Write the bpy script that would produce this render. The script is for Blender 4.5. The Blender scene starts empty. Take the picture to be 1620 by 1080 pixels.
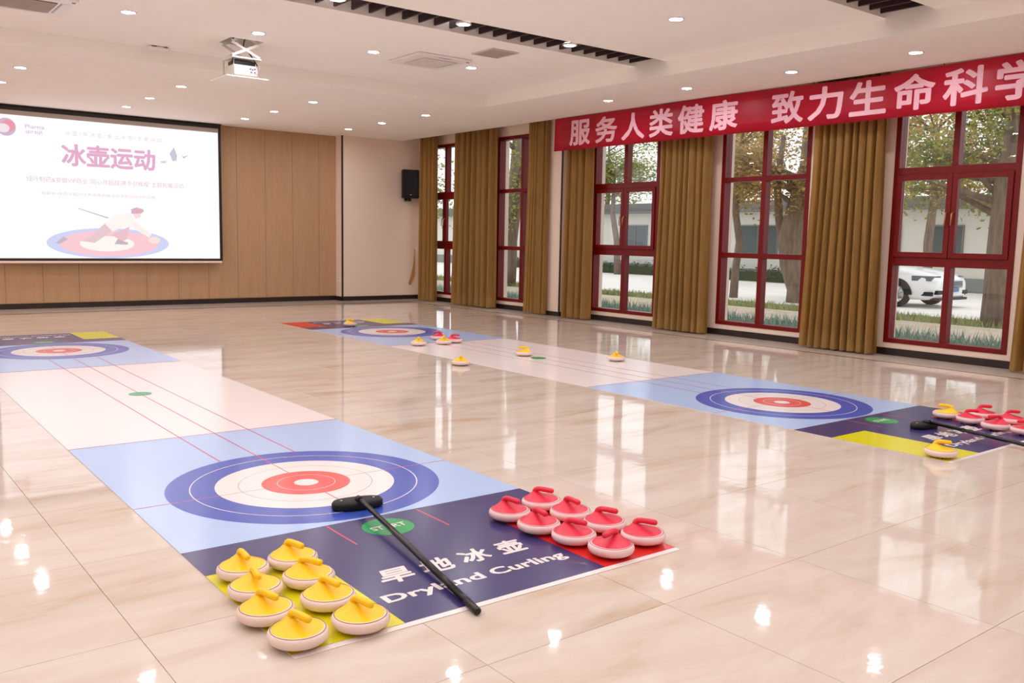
import bpy, bmesh, math, random
from mathutils import Vector, Matrix
random.seed(7)
scene = bpy.context.scene
COL = scene.collection

# ---------------------------------------------------------------- camera (world: X = across the room, Y = towards the screen wall)
FPX = 1416.865
CR = Vector((0.78821967, -0.61509684, 0.01912157))
CU = Vector((0.05480378, 0.10110945, 0.99336470))
CF = Vector((0.61294886, 0.78194166, -0.11340609))
CP = Vector((0, 0, 1.3))
cam_data = bpy.data.cameras.new('camera')
cam_data.sensor_width = 36.0
cam_data.lens = FPX / 1620 * 36
cam_data.clip_end = 300
cam = bpy.data.objects.new('camera', cam_data)
COL.objects.link(cam)
m3 = Matrix((CR, CU, -CF)).transposed()
cam.matrix_world = Matrix.Translation(CP) @ m3.to_4x4()
scene.camera = cam

# ---------------------------------------------------------------- world, exposure
scene.view_settings.view_transform = 'Standard'
scene.view_settings.look = 'None'
scene.view_settings.exposure = 0.31
scene.view_settings.gamma = 1.0
scene.view_settings.use_curve_mapping = False
scene.cycles.use_denoising = True
scene.cycles.max_bounces = 10
scene.cycles.diffuse_bounces = 5
scene.cycles.sample_clamp_indirect = 6
LAMP = 185.0          # radiance of a downlight lens
world = bpy.data.worlds.new('overcast_sky')
scene.world = world
world.use_nodes = True
bg = world.node_tree.nodes['Background']
bg.inputs[0].default_value = (0.93, 0.96, 1.0, 1)
bg.inputs[1].default_value = 1.35

# ---------------------------------------------------------------- room dimensions (m)
XR, YB, YP, ZC, ZT, XC, XT, YT = 10.217, 16.611, 16.323, 3.276, 3.446, 9.805, 8.174, 11.152
XL, YF, XTL, YTF = -4.6, -3.2, -2.5, -1.1
XS, YS = 9.56, 15.68      # inlaid dark floor line

def ray(x, y): return CF + CR * ((x - 810) / FPX) - CU * ((y - 540) / FPX)
def hit(x, y, ax, v):
    q = ray(x, y); return CP + q * ((v - CP[ax]) / q[ax])
def G(x, y, z=0.0): return hit(x, y, 2, z)
def in_view(P, m=60):
    q = Vector(P) - CP; z = q.dot(CF)
    if z < 0.2: return False
    x = 810 + FPX * q.dot(CR) / z; y = 540 - FPX * q.dot(CU) / z
    return -m < x < 1620 + m and -m < y < 1080 + m

# ---------------------------------------------------------------- materials
def lin(c):
    return tuple((v / 255 / 12.92 if v / 255 < 0.04045 else ((v / 255 + 0.055) / 1.055) ** 2.4) for v in c) + (1,)
MATS = {}
def mat(name, col, rough=0.5, metal=0.0, spec=0.5, var=0.0, vscale=8.0, bump=0.0, bscale=60.0, stretch=None, coat=0.0, emit=0.0):
    if name in MATS: return MATS[name]
    m = bpy.data.materials.new(name); m.use_nodes = True
    nt = m.node_tree; b = nt.nodes['Principled BSDF']
    c = lin(col)
    b.inputs['Base Color'].default_value = c
    b.inputs['Roughness'].default_value = rough
    b.inputs['Metallic'].default_value = metal
    b.inputs['Specular IOR Level'].default_value = spec
    if coat: b.inputs['Coat Weight'].default_value = coat; b.inputs['Coat Roughness'].default_value = 0.08
    if emit:
        b.inputs['Emission Color'].default_value = c; b.inputs['Emission Strength'].default_value = emit
    tc = nt.nodes.new('ShaderNodeTexCoord'); mp = nt.nodes.new('ShaderNodeMapping')
    nt.links.new(tc.outputs['Object'], mp.inputs['Vector'])
    if stretch: mp.inputs['Scale'].default_value = stretch
    if var:
        n = nt.nodes.new('ShaderNodeTexNoise'); n.inputs['Scale'].default_value = vscale; n.inputs['Detail'].default_value = 4
        nt.links.new(mp.outputs[0], n.inputs['Vector'])
        r = nt.nodes.new('ShaderNodeValToRGB')
        r.color_ramp.elements[0].position = 0.3; r.color_ramp.elements[1].position = 0.7
        r.color_ramp.elements[0].color = tuple(v * (1 - var) for v in c[:3]) + (1,)
        r.color_ramp.elements[1].color = tuple(min(1, v * (1 + var)) for v in c[:3]) + (1,)
        nt.links.new(n.outputs['Fac'], r.inputs['Fac']); nt.links.new(r.outputs['Color'], b.inputs['Base Color'])
    if bump:
        n2 = nt.nodes.new('ShaderNodeTexNoise'); n2.inputs['Scale'].default_value = bscale
        nt.links.new(mp.outputs[0], n2.inputs['Vector'])
        bp = nt.nodes.new('ShaderNodeBump'); bp.inputs['Strength'].default_value = bump; bp.inputs['Distance'].default_value = 0.002
        nt.links.new(n2.outputs['Fac'], bp.inputs['Height']); nt.links.new(bp.outputs[0], b.inputs['Normal'])
    MATS[name] = m; return m

def mat_marble():
    m = bpy.data.materials.new('polished_marble'); m.use_nodes = True
    nt = m.node_tree; b = nt.nodes['Principled BSDF']
    geo = nt.nodes.new('ShaderNodeNewGeometry'); oi = nt.nodes.new('ShaderNodeObjectInfo')
    mul = nt.nodes.new('ShaderNodeMath'); mul.operation = 'MULTIPLY'; mul.inputs[1].default_value = 0.35
    nt.links.new(oi.outputs['Random'], mul.inputs[0])
    cmb = nt.nodes.new('ShaderNodeCombineXYZ'); nt.links.new(mul.outputs[0], cmb.inputs['Z'])
    add = nt.nodes.new('ShaderNodeVectorMath'); add.operation = 'ADD'
    nt.links.new(geo.outputs['Position'], add.inputs[0]); nt.links.new(cmb.outputs[0], add.inputs[1])
    mp = nt.nodes.new('ShaderNodeMapping'); mp.inputs['Rotation'].default_value = (0, 0, math.radians(38))
    mp.inputs['Scale'].default_value = (0.8, 3.2, 1.5)
    nt.links.new(add.outputs[0], mp.inputs['Vector'])
    n = nt.nodes.new('ShaderNodeTexNoise'); n.inputs['Scale'].default_value = 1.4; n.inputs['Detail'].default_value = 6; n.inputs['Roughness'].default_value = 0.6; n.inputs['Distortion'].default_value = 0.6
    nt.links.new(mp.outputs[0], n.inputs['Vector'])
    r = nt.nodes.new('ShaderNodeValToRGB'); e = r.color_ramp.elements
    e[0].position = 0.28; e[0].color = lin((200, 174, 148)); e[1].position = 0.72; e[1].color = lin((224, 212, 201))
    k = e.new(0.42); k.color = lin((213, 196, 181))
    k = e.new(0.55); k.color = lin((219, 204, 191))
    nt.links.new(n.outputs['Fac'], r.inputs['Fac']); nt.links.new(r.outputs['Color'], b.inputs['Base Color'])
    b.inputs['Roughness'].default_value = 0.045
    b.inputs['Specular IOR Level'].default_value = 0.3
    n2 = nt.nodes.new('ShaderNodeTexNoise'); n2.inputs['Scale'].default_value = 9; n2.inputs['Detail'].default_value = 3
    nt.links.new(geo.outputs['Position'], n2.inputs['Vector'])
    bp = nt.nodes.new('ShaderNodeBump'); bp.inputs['Strength'].default_value = 0.05; bp.inputs['Distance'].default_value = 0.01
    nt.links.new(n2.outputs['Fac'], bp.inputs['Height']); nt.links.new(bp.outputs[0], b.inputs['Normal'])
    return m
M_TILE = mat_marble()

def mat_glass():
    m = bpy.data.materials.new('window_glass'); m.use_nodes = True
    nt = m.node_tree; nt.nodes.remove(nt.nodes['Principled BSDF'])
    out = nt.nodes['Material Output']
    t = nt.nodes.new('ShaderNodeBsdfTransparent'); t.inputs[0].default_value = (0.96, 0.97, 0.97, 1)
    g = nt.nodes.new('ShaderNodeBsdfGlossy'); g.inputs['Roughness'].default_value = 0.01
    lw = nt.nodes.new('ShaderNodeLayerWeight'); lw.inputs['Blend'].default_value = 0.5
    pw_ = nt.nodes.new('ShaderNodeMath'); pw_.operation = 'POWER'; pw_.inputs[1].default_value = 5.0
    f = nt.nodes.new('ShaderNodeMath'); f.operation = 'MULTIPLY_ADD'; f.inputs[1].default_value = 0.96; f.inputs[2].default_value = 0.04
    nt.links.new(lw.outputs['Facing'], pw_.inputs[0]); nt.links.new(pw_.outputs[0], f.inputs[0])
    mx = nt.nodes.new('ShaderNodeMixShader')
    nt.links.new(f.outputs[0], mx.inputs[0]); nt.links.new(t.outputs[0], mx.inputs[1]); nt.links.new(g.outputs[0], mx.inputs[2])
    nt.links.new(mx.outputs[0], out.inputs[0])
    return m
M_GLASS = mat_glass()

def mat_emit(name, col, s):
    m = bpy.data.materials.new(name); m.use_nodes = True
    nt = m.node_tree; nt.nodes.remove(nt.nodes['Principled BSDF'])
    e = nt.nodes.new('ShaderNodeEmission'); e.inputs[0].default_value = lin(col); e.inputs[1].default_value = s
    nt.links.new(e.outputs[0], nt.nodes['Material Output'].inputs[0]); return m

M_CEIL = mat('ceiling_paint', (253, 248, 240), 0.85, var=0.01, vscale=3)
M_WALL = mat('cream_wall_paint', (244, 222, 204), 0.8, var=0.015, vscale=2, bump=0.05, bscale=200)
M_TAN = mat('tan_wall_panel', (188, 150, 112), 0.6, var=0.05, vscale=3, stretch=(6, 6, .5), bump=0.08, bscale=150)
M_BASE = mat('dark_skirting', (38, 26, 24), 0.4)
M_BLACKTRIM = mat('black_trim', (26, 18, 18), 0.4)
M_RED = mat('dark_red_lacquer', (114, 7, 10), 0.36, spec=0.35, var=0.12, vscale=4, stretch=(3, 3, .6))
M_CURT = mat('ochre_velvet', (190, 147, 80), 0.7, var=0.1, vscale=12, stretch=(3, 3, .3), bump=0.2, bscale=300)
M_WHITE = mat('white_plastic', (240, 236, 232), 0.4)
M_GREYGR = mat('vent_grey', (206, 188, 182), 0.6)
M_LOUVRE = mat('ac_louvre_brown', (108, 82, 78), 0.6)
M_SLAT = mat('dark_slat', (52, 30, 34), 0.5)
M_BLACK = mat('black_plastic', (14, 14, 16), 0.35)
M_GRILLE = mat('speaker_grille', (6, 6, 12), 0.6, bump=0.5, bscale=900)
M_METAL = mat('brushed_metal', (190, 186, 184), 0.35, metal=0.9)
M_BRASS = mat('bronze_handle', (196, 150, 108), 0.35, metal=0.85)
M_GROUT = mat('tile_grout', (150, 122, 104), 0.7)

# ---------------------------------------------------------------- helpers
def obj(name, me, material, parent=None, loc=None, rotz=0.0):
    if isinstance(me, bmesh.types.BMesh):
        bm = me; me = bpy.data.meshes.new(name); bm.to_mesh(me); bm.free()
    if material and not me.materials: me.materials.append(material)
    o = bpy.data.objects.new(name, me); COL.objects.link(o)
    if parent: o.parent = parent
    if loc is not None: o.location = loc
    o.rotation_euler = (0, 0, rotz)
    return o
def thing(name, label, cat, loc=(0, 0, 0), rotz=0.0, group=None):
    o = bpy.data.objects.new(name, None); COL.objects.link(o)
    o.location = loc; o.rotation_euler = (0, 0, rotz); o.empty_display_size = 0.05
    tag(o, label, cat, group); return o
def tag(o, label, cat, group=None):
    o['label'] = label; o['category'] = cat
    if group: o['group'] = group
    return o
def struct(name, me, material, label=None, parent=None):
    o = obj(name, me, material, parent)
    if not parent: o['kind'] = 'structure'
    if label: o['label'] = label
    return o
def struct_root(name, loc=(0, 0, 0), label=None):
    o = bpy.data.objects.new(name, None); COL.objects.link(o); o.location = loc; o['kind'] = 'structure'
    if label: o['label'] = label
    return o
def bx(bm, a, b, bev=0.0):
    """box from corner a to corner b added to bm"""
    vs = [bm.verts.new((x, y, z)) for z in (a[2], b[2]) for y in (a[1], b[1]) for x in (a[0], b[0])]
    fs = [bm.faces.new([vs[i] for i in q]) for q in ((0, 2, 3, 1), (4, 5, 7, 6), (0, 1, 5, 4), (2, 6, 7, 3), (0, 4, 6, 2), (1, 3, 7, 5))]
    if bev:
        es = list({e for f in fs for e in f.edges})
        bmesh.ops.bevel(bm, geom=es, offset=bev, segments=2, affect='EDGES', profile=0.5)
    return bm
def box(a, b, bev=0.0): return bx(bmesh.new(), a, b, bev)
def boxes(L, bev=0.0):
    bm = bmesh.new()
    for a, b in L: bx(bm, a, b, bev)
    return bm
def smooth(bm):
    for f in bm.faces: f.smooth = True
    return bm
def lathe(prof, n=32, bm=None, cx=0, cy=0):
    bm = bm or bmesh.new(); rings = []
    for r, z in prof:
        if r < 1e-6: rings.append([bm.verts.new((cx, cy, z))])
        else: rings.append([bm.verts.new((cx + r * math.cos(2 * math.pi * i / n), cy + r * math.sin(2 * math.pi * i / n), z)) for i in range(n)])
    for a, b in zip(rings, rings[1:]):
        for i in range(n):
            j = (i + 1) % n
            if len(a) == 1 and len(b) == 1: continue
            if len(a) == 1: f = bm.faces.new((a[0], b[j], b[i]))
            elif len(b) == 1: f = bm.faces.new((a[i], a[j], b[0]))
            else: f = bm.faces.new((a[i], a[j], b[j], b[i]))
            f.smooth = True
    return bm
def tube(pts, rad, n=10, bm=None, cap=True):
    bm = bm or bmesh.new()
    pts = [Vector(p) for p in pts]
    rad = rad if isinstance(rad, (list, tuple)) else [rad] * len(pts)
    prev = None; rings = []
    for i, p in enumerate(pts):
        d = (pts[min(i + 1, len(pts) - 1)] - pts[max(i - 1, 0)]).normalized()
        if prev is None:
            a = d.cross(Vector((0, 0, 1)))
            if a.length < 0.1: a = d.cross(Vector((1, 0, 0)))
        else: a = prev - d * prev.dot(d)
        a.normalize(); prev = a; b = d.cross(a)
        rings.append([bm.verts.new(p + (a * math.cos(2 * math.pi * k / n) + b * math.sin(2 * math.pi * k / n)) * rad[i]) for k in range(n)])
    for A, B in zip(rings, rings[1:]):
        for k in range(n):
            f = bm.faces.new((A[k], A[(k + 1) % n], B[(k + 1) % n], B[k])); f.smooth = True
    if cap:
        bm.faces.new(rings[0][::-1]); bm.faces.new(rings[-1])
    return bm
def slab(poly, z0, z1):
    """extruded polygon (list of xy)"""
    bm = bmesh.new()
    lo = [bm.verts.new((x, y, z0)) for x, y in poly]; hi = [bm.verts.new((x, y, z1)) for x, y in poly]
    bm.faces.new(lo[::-1]); bm.faces.new(hi)
    for i in range(len(poly)):
        j = (i + 1) % len(poly); bm.faces.new((lo[i], lo[j], hi[j], hi[i]))
    return bm
def ring(r0, r1, z0, z1, cx=0, cy=0, n=72):
    bm = lathe([(r0, z0), (r0, z1), (r1, z1), (r1, z0)] if r0 > 0 else [(0, z1), (r1, z1), (r1, z0)], n, None, cx, cy)
    for f in bm.faces: f.smooth = False
    bmesh.ops.recalc_face_normals(bm, faces=bm.faces[:])
    return bm
def flat(bm):
    for f in bm.faces: f.smooth = False
    return bm
def text_mesh(body, size, bold=0.0, shear=0.0, depth=0.0):
    c = bpy.data.curves.new('lettering', 'FONT'); c.body = body; c.size = size; c.shear = shear
    c.extrude = depth; c.align_x = 'CENTER'; c.align_y = 'CENTER'; c.resolution_u = 3
    o = bpy.data.objects.new('lettering_tmp', c); COL.objects.link(o)
    dg = bpy.context.evaluated_depsgraph_get()
    me = bpy.data.meshes.new_from_object(o.evaluated_get(dg))
    bpy.data.objects.remove(o); bpy.data.curves.remove(c)
    xs = [v.co.x for v in me.vertices]; ys = [v.co.y for v in me.vertices]
    cx, cy = (min(xs) + max(xs)) / 2, (min(ys) + max(ys)) / 2
    for v in me.vertices: v.co.x -= cx; v.co.y -= cy
    me.materials.clear()
    if bold:
        bm = bmesh.new(); src = bmesh.new(); src.from_mesh(me)
        for k in range(13):
            dx, dy = (0, 0) if k == 0 else (bold * math.cos(k * math.tau / 12), bold * math.sin(k * math.tau / 12))
            mp = {v: bm.verts.new((v.co.x + dx, v.co.y + dy, v.co.z - k * 2e-6)) for v in src.verts}
            for f in src.faces: bm.faces.new([mp[v] for v in f.verts])
        src.free(); bm.to_mesh(me); bm.free()
    return me
def fit_text(me, w=None, h=None):
    xs = [v.co.x for v in me.vertices]; ys = [v.co.y for v in me.vertices]
    sx = w / (max(xs) - min(xs)) if w else None; sy = h / (max(ys) - min(ys)) if h else None
    sx = sx or sy; sy = sy or sx
    for v in me.vertices: v.co.x *= sx; v.co.y *= sy
    return me
def dup(root, loc, rotz, label=None, group=None):
    r = root.copy(); COL.objects.link(r); r.location = loc; r.rotation_euler = (0, 0, rotz)
    if label: r['label'] = label
    if group: r['group'] = group
    for ch in list(root.children):
        c = ch.copy(); COL.objects.link(c); c.parent = r
        for g in list(ch.children):
            k = g.copy(); COL.objects.link(k); k.parent = c
    return r

# ================================================================ FLOOR
floor = struct('floor', box((XL, YF, -0.12), (XR, YB, -0.008)), M_GROUT, 'polished beige marble tile floor')
T = 0.8; TX0, TY0 = 2.372, 2.097; GAP = 0.0022
def axis_cuts(o, lo, hi):
    k = math.ceil((lo - o) / T - 1e-6); c = [lo]
    while o + k * T < hi - 0.02:
        if o + k * T > lo + 0.02: c.append(o + k * T)
        k += 1
    return c + [hi]
xc, yc = axis_cuts(TX0, XL, XS - 0.025), axis_cuts(TY0, YF, YS - 0.025)
tile_me = {}; rest = bmesh.new(); cand = []
for i in range(len(xc) - 1):
    for j in range(len(yc) - 1):
        a = (xc[i] + GAP / 2, yc[j] + GAP / 2); b = (xc[i + 1] - GAP / 2, yc[j + 1] - GAP / 2)
        ctr = ((a[0] + b[0]) / 2, (a[1] + b[1]) / 2)
        vis = any(in_view((px, py, 0), 5) for px in (a[0], ctr[0], b[0]) for py in (a[1], ctr[1], b[1]))
        cand.append((not vis, ctr[0] ** 2 + ctr[1] ** 2, a, b, ctr))
cand.sort(key=lambda t: t[:2])
for n, (nv, dist, a, b, ctr) in enumerate(cand):
    w, h = round(b[0] - a[0], 4), round(b[1] - a[1], 4)
    if n < 290 and not nv:
        if (w, h) not in tile_me:
            bm = box((-w / 2, -h / 2, -0.008), (w / 2, h / 2, 0)); me = bpy.data.meshes.new('tile'); bm.to_mesh(me); bm.free(); me.materials.append(M_TILE); tile_me[(w, h)] = me
        obj('tile', tile_me[(w, h)], None, floor, (ctr[0], ctr[1], 0))
    else: bx(rest, (a[0], a[1], -0.008), (b[0], b[1], 0))
o = obj('tile_field', rest, M_TILE, floor); o['kind'] = 'stuff'
M_LINE = mat('dark_stone_inlay', (74, 50, 40), 0.12)
obj('inlay_strip', box((XS - 0.022, YF, -0.008), (XS + 0.022, YS + 0.022, 0)), M_LINE, floor)
obj('inlay_strip', box((XL, YS - 0.022, -0.008), (XS - 0.024, YS + 0.022, 0)), M_LINE, floor)
M_BORDER = mat('border_marble', (222, 204, 188), 0.14, var=0.06, vscale=3)
obj('border_strip', box((XS + 0.024, YF, -0.008), (XR, YB, 0)), M_BORDER, floor)
obj('border_strip', box((XL, YS + 0.024, -0.008), (XS + 0.022, YB, 0)), M_BORDER, floor)

# ================================================================ WALLS
ZTOP = 3.75
WIN = [(14.58, 16.02), (12.10, 13.55), (9.48, 10.94), (6.87, 8.30), (4.30, 5.73), (1.65, 3.10), (-0.95, 0.5)]
WZ0, WZ1 = 0.15, 3.17
wt = 0.26
bm = bmesh.new()
edges = sorted(WIN)
y = YF - 0.26
for y0, y1 in edges:
    bx(bm, (XR, y, -0.15), (XR + wt, y0, ZTOP)); y = y1
    bx(bm, (XR, y0, -0.15), (XR + wt, y1, WZ0)); bx(bm, (XR, y0, WZ1), (XR + wt, y1, ZTOP))
bx(bm, (XR, y, -0.15), (XR + wt, YB + 0.26, ZTOP))
wall_right = struct('wall_right', bm, M_WALL, 'cream wall pierced by tall dark red windows')
# column standing proud of the window wall
col = struct('trim_1', box((XR - 0.13, 11.585, 0), (XR, 11.93, 3.6)), M_WALL, 'cream column standing proud of the window wall')
obj('black_edge_strip', box((XR - 0.136, 11.575, 0), (XR - 0.118, 11.60, 3.6)), M_BLACKTRIM, col)
obj('skirting', box((XR - 0.142, 11.572, 0), (XR, 11.942, 0.075)), M_BASE, col)
# back wall
wall_back = struct('wall_back', box((XL, YB, -0.15), (XR + wt, YB + 0.2, ZTOP)), M_TAN, 'tan panelled wall behind the projection screen')
pw = 0.556; x = 2.49 - pw * 13
pm = {}
XPB = 8.42
while x < XPB - 0.05:
    x1 = min(x + pw, XPB)
    a = max(x, XL)
    if x1 > XL + 0.05:
        w = round(x1 - a - 0.004, 4)
        if w not in pm:
            me = bpy.data.meshes.new('wall_panel'); b_ = box((-w / 2, -0.018, 0.09), (w / 2, 0, 3.27), 0.0015); b_.to_mesh(me); b_.free(); me.materials.append(M_TAN); pm[w] = me
        obj('wall_panel', pm[w], None, wall_back, ((a + x1) / 2, YB, 0))
    x = x1
# projecting end section beside the windows
wall_end = struct('wall_back_end', box((8.425, YP, -0.01), (XR, YB, ZTOP)), M_WALL, 'cream projecting section of the back wall')
obj('black_edge_strip', box((8.419, YP - 0.006, 0), (8.447, YP + 0.02, 3.276)), M_BLACKTRIM, wall_end)
struct('wall_left', box((XL - 0.2, YF - 0.2, -0.15), (XL, YB + 0.2, ZTOP)), M_WALL, 'plain cream side wall')
struct('wall_front', box((XL, YF - 0.2, -0.15), (XR + wt, YF, ZTOP)), M_WALL, 'plain cream wall facing the screen')
# skirtings
struct('baseboard_back', boxes([((XL, YB - 0.032, 0), (8.41, YB - 0.018, 0.085)), ((8.405, YP - 0.014, 0), (8.419, YB - 0.018, 0.085)), ((8.405, YP - 0.014, 0), (XR - 0.014, YP, 0.085))]), M_BASE, 'dark skirting along the back wall')
struct('baseboard_right', boxes([((XR - 0.014, YF, 0), (XR, 11.57, 0.085)), ((XR - 0.014, 11.945, 0), (XR, YP, 0.085))]), M_BASE, 'dark skirting below the windows')
struct('baseboard_left', box((XL, YF, 0), (XL + 0.014, YB - 0.034, 0.085)), M_BASE, 'dark skirting along the side wall')
struct('baseboard_front', box((XL + 0.016, YF, 0), (XR - 0.016, YF + 0.014, 0.085)), M_BASE, 'dark skirting along the front wall')

# ================================================================ WINDOWS
def window(n, y0, y1, casement):
    w = struct_root('window_%d' % n, (XR, (y0 + y1) / 2, WZ0), 'tall dark red window with %s' % ('a pair of opening casements' if casement else 'six fixed panes'))
    hw = (y1 - y0) / 2; Hh = WZ1 - WZ0
    fx0, fx1 = -0.012, 0.13
    fr = 0.062
    t0, t1 = 1.075 - WZ0, 1.18 - WZ0     # lower transom
    u0, u1 = 2.13 - WZ0, 2.22 - WZ0      # upper transom
    if not casement: t0, t1, u0, u1 = t0 + 0.025, t1 - 0.01, u0 + 0.02, u1 - 0.005
    obj('jamb', box((fx0, -hw, 0), (fx1, -hw + fr, Hh), 0.004), M_RED, w)
    obj('jamb', box((fx0, hw - fr, 0), (fx1, hw, Hh), 0.004), M_RED, w)
    obj('head_rail', box((fx0, -hw + fr, Hh - fr), (fx1, hw - fr, Hh), 0.004), M_RED, w)
    obj('sill_rail', box((fx0, -hw + fr, 0), (fx1, hw - fr, fr * 0.9), 0.004), M_RED, w)
    obj('transom', box((fx0 + 0.006, -hw + fr, t0), (fx1 - 0.02, hw - fr, t1), 0.004), M_RED, w)
    obj('transom', box((fx0 + 0.006, -hw + fr, u0), (fx1 - 0.02, hw - fr, u1), 0.004), M_RED, w)
    mh = 0.036
    for a, b in ((fr * 0.9, t0), (t1, u0), (u1, Hh - fr)):
        if not (casement and a == t1):
            obj('mullion', box((fx0 + 0.008, -mh, a), (fx1 - 0.02, mh, b), 0.004), M_RED, w)
    for r, (a, b) in enumerate(((fr * 0.9, t0), (t1, u0), (u1, Hh - fr))):
        for s in (-1, 1):
            lo, hi = sorted((s * mh, s * (hw - fr)))
            if casement and r == 1:
                lo, hi = sorted((s * 0.003, s * (hw - fr)))
                sash = obj('casement', boxes([((-0.03, lo, a), (0.035, lo + 0.06, b)), ((-0.03, hi - 0.06, a), (0.035, hi, b)), ((-0.03, lo + 0.06, a), (0.035, hi - 0.06, a + 0.06)), ((-0.03, lo + 0.06, b - 0.06), (0.035, hi - 0.06, b))], 0.003), M_RED, w)
                obj('pane', box((0.0, lo + 0.06, a + 0.06), (0.006, hi - 0.06, b - 0.06)), M_GLASS, sash)
                hy = s * 0.035; hz = (a + b) / 2 - 0.02
                obj('handle', tube([(-0.03, hy, hz + 0.05), (-0.06, hy, hz + 0.052), (-0.072, hy, hz + 0.035), (-0.075, hy + 0.004, hz - 0.09)], [0.01, 0.009, 0.009, 0.007], 8), M_BRASS, sash)
            else:
                obj('pane', box((0.05, lo, a), (0.056, hi, b)), M_GLASS, w)
    return w
for n, (y0, y1) in enumerate(WIN):
    window(n + 1, y0, y1, n % 2 == 0)

# ================================================================ CEILING
SL = [(7.57, 8.06), (4.29, 4.77), (1.0, 1.48)]     # grille slots in the tray
bm = bmesh.new()
# lower soffit ring (with a thickness up to the tray level and above)
bx(bm, (XL, YT, ZC), (XC, YB, ZTOP)); bx(bm, (XL, YF, ZC), (XC, YTF, ZTOP))
bx(bm, (XL, YTF, ZC), (XTL, YT, ZTOP)); bx(bm, (XT, YTF, ZC), (XC, YT, ZTOP))
# cover of the curtain pocket
bx(bm, (XC, YF, 3.62), (XR, YB, ZTOP))
ceiling = struct('ceiling', bm, M_CEIL, 'stepped white ceiling with a raised tray')
# tray panels between the slots, hatch opening for the projector lift
HX0, HX1, HY0, HY1 = 3.78, 4.16, 9.93, 10.30
ys = [YTF] + [v for s in sorted(SL) for v in s] + [YT]
bm = bmesh.new()
for a, b in zip(ys[0::2], ys[1::2]):
    if a < HY0 < b:
        bx(bm, (XTL, a, ZT), (XT, HY0, ZTOP)); bx(bm, (XTL, HY1, ZT), (XT, b, ZTOP))
        bx(bm, (XTL, HY0, ZT), (HX0, HY1, ZTOP)); bx(bm, (HX1, HY0, ZT), (XT, HY1, ZTOP))
    else: bx(bm, (XTL, a, ZT), (XT, b, ZTOP))
obj('tray_panel', bm, M_CEIL, ceiling)
obj('roof_deck', box((XL, YF, ZTOP), (XR + wt, YB, ZTOP + 0.1)), M_CEIL, ceiling)
M_SLOT = mat('slot_dark', (34, 22, 26), 0.8)
for k, (a, b) in enumerate(SL):
    obj('slot_backing', box((XTL, a, ZT + 0.20), (XT, b, ZT + 0.22)), M_SLOT, ceiling)
    slat_me = None
    gr = []
    x = XT - 0.10
    while x > XTL:
        if in_view((x, (a + b) / 2, ZT), 120):
            if slat_me is None:
                bb = box((-0.012, a + 0.002, ZT + 0.03), (0.012, b - 0.002, ZT + 0.13)); slat_me = bpy.data.meshes.new('grille_slat'); bb.to_mesh(slat_me); bb.free(); slat_me.materials.append(M_SLAT)
            obj('grille_slat', slat_me, None, ceiling, (x, 0, 0))
        x -= 0.19
# ---- downlights
M_LENS = mat_emit('downlight_lens', (246, 246, 252), LAMP)
ORD = ['first', 'second', 'third', 'fourth', 'fifth', 'sixth', 'seventh', 'eighth']
dl_mesh = {}
def downlight(x, y, z, label, group):
    t = thing('downlight', label, 'ceiling light', (x, y, z), 0, group)
    if not dl_mesh:
        b1 = lathe([(0.078, 0.012), (0.082, 0.0), (0.080, -0.006), (0.062, -0.008), (0.058, 0.012)], 28); me = bpy.data.meshes.new('bezel'); b1.to_mesh(me); b1.free(); me.materials.append(M_WHITE)
        b2 = bmesh.new(); vs = [b2.verts.new((0.060 * math.cos(i * math.tau / 24), 0.060 * math.sin(i * math.tau / 24), -0.0045)) for i in range(24)]; b2.faces.new(vs[::-1])
        me2 = bpy.data.meshes.new('lens'); b2.to_mesh(me2); b2.free(); me2.materials.append(M_LENS)
        dl_mesh['a'] = me; dl_mesh['b'] = me2
    obj('bezel', dl_mesh['a'], None, t); obj('lens', dl_mesh['b'], None, t)
for r, y in enumerate((9.53, 6.11, 2.85, -0.4)):
    for k, x in enumerate((6.73, 5.33, 3.93, 2.6, 1.2, -0.2, -1.6)):
        downlight(x, y, ZT, 'recessed downlight in the tray, %s row from the screen wall, %s from the windows' % (ORD[r], ORD[k]), 'downlights in the tray')
for r, (a, b) in enumerate(SL):
    for k, x in enumerate((6.80, 5.36, 3.95, 2.52, 1.1, -0.35, -1.8)):
        downlight(x, (a + b) / 2 - 0.08, ZT + 0.012, 'downlight in the %s dark slatted slot from the screen wall, %s from the windows' % (ORD[r], ORD[k]), 'downlights in the slatted slots')
for r, y in enumerate((15.28, 14.04, 12.62)):
    for k, x in enumerate((8.02, 6.04, 4.10, 2.16, 0.25, -1.7, -3.6)):
        downlight(x, y, ZC, 'downlight in the low ceiling, %s row from the screen wall, %s from the windows' % (ORD[r], ORD[k]), 'downlights before the screen wall')
for k, y in enumerate((9.42, 7.97, 6.40, 4.92, 3.4, 1.9, 0.4)):
    downlight(9.03, y, ZC, 'downlight in the low ceiling along the banner, %s from the screen wall side' % ORD[k], 'downlights along the banner')
for k, y in enumerate((10.4, 8.2, 6.0, 3.8, 1.6, -0.6)):
    downlight(-3.6, y, ZC, 'downlight along the plain side wall, %s from the screen wall side' % ORD[k], 'downlights along the side wall')

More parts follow.
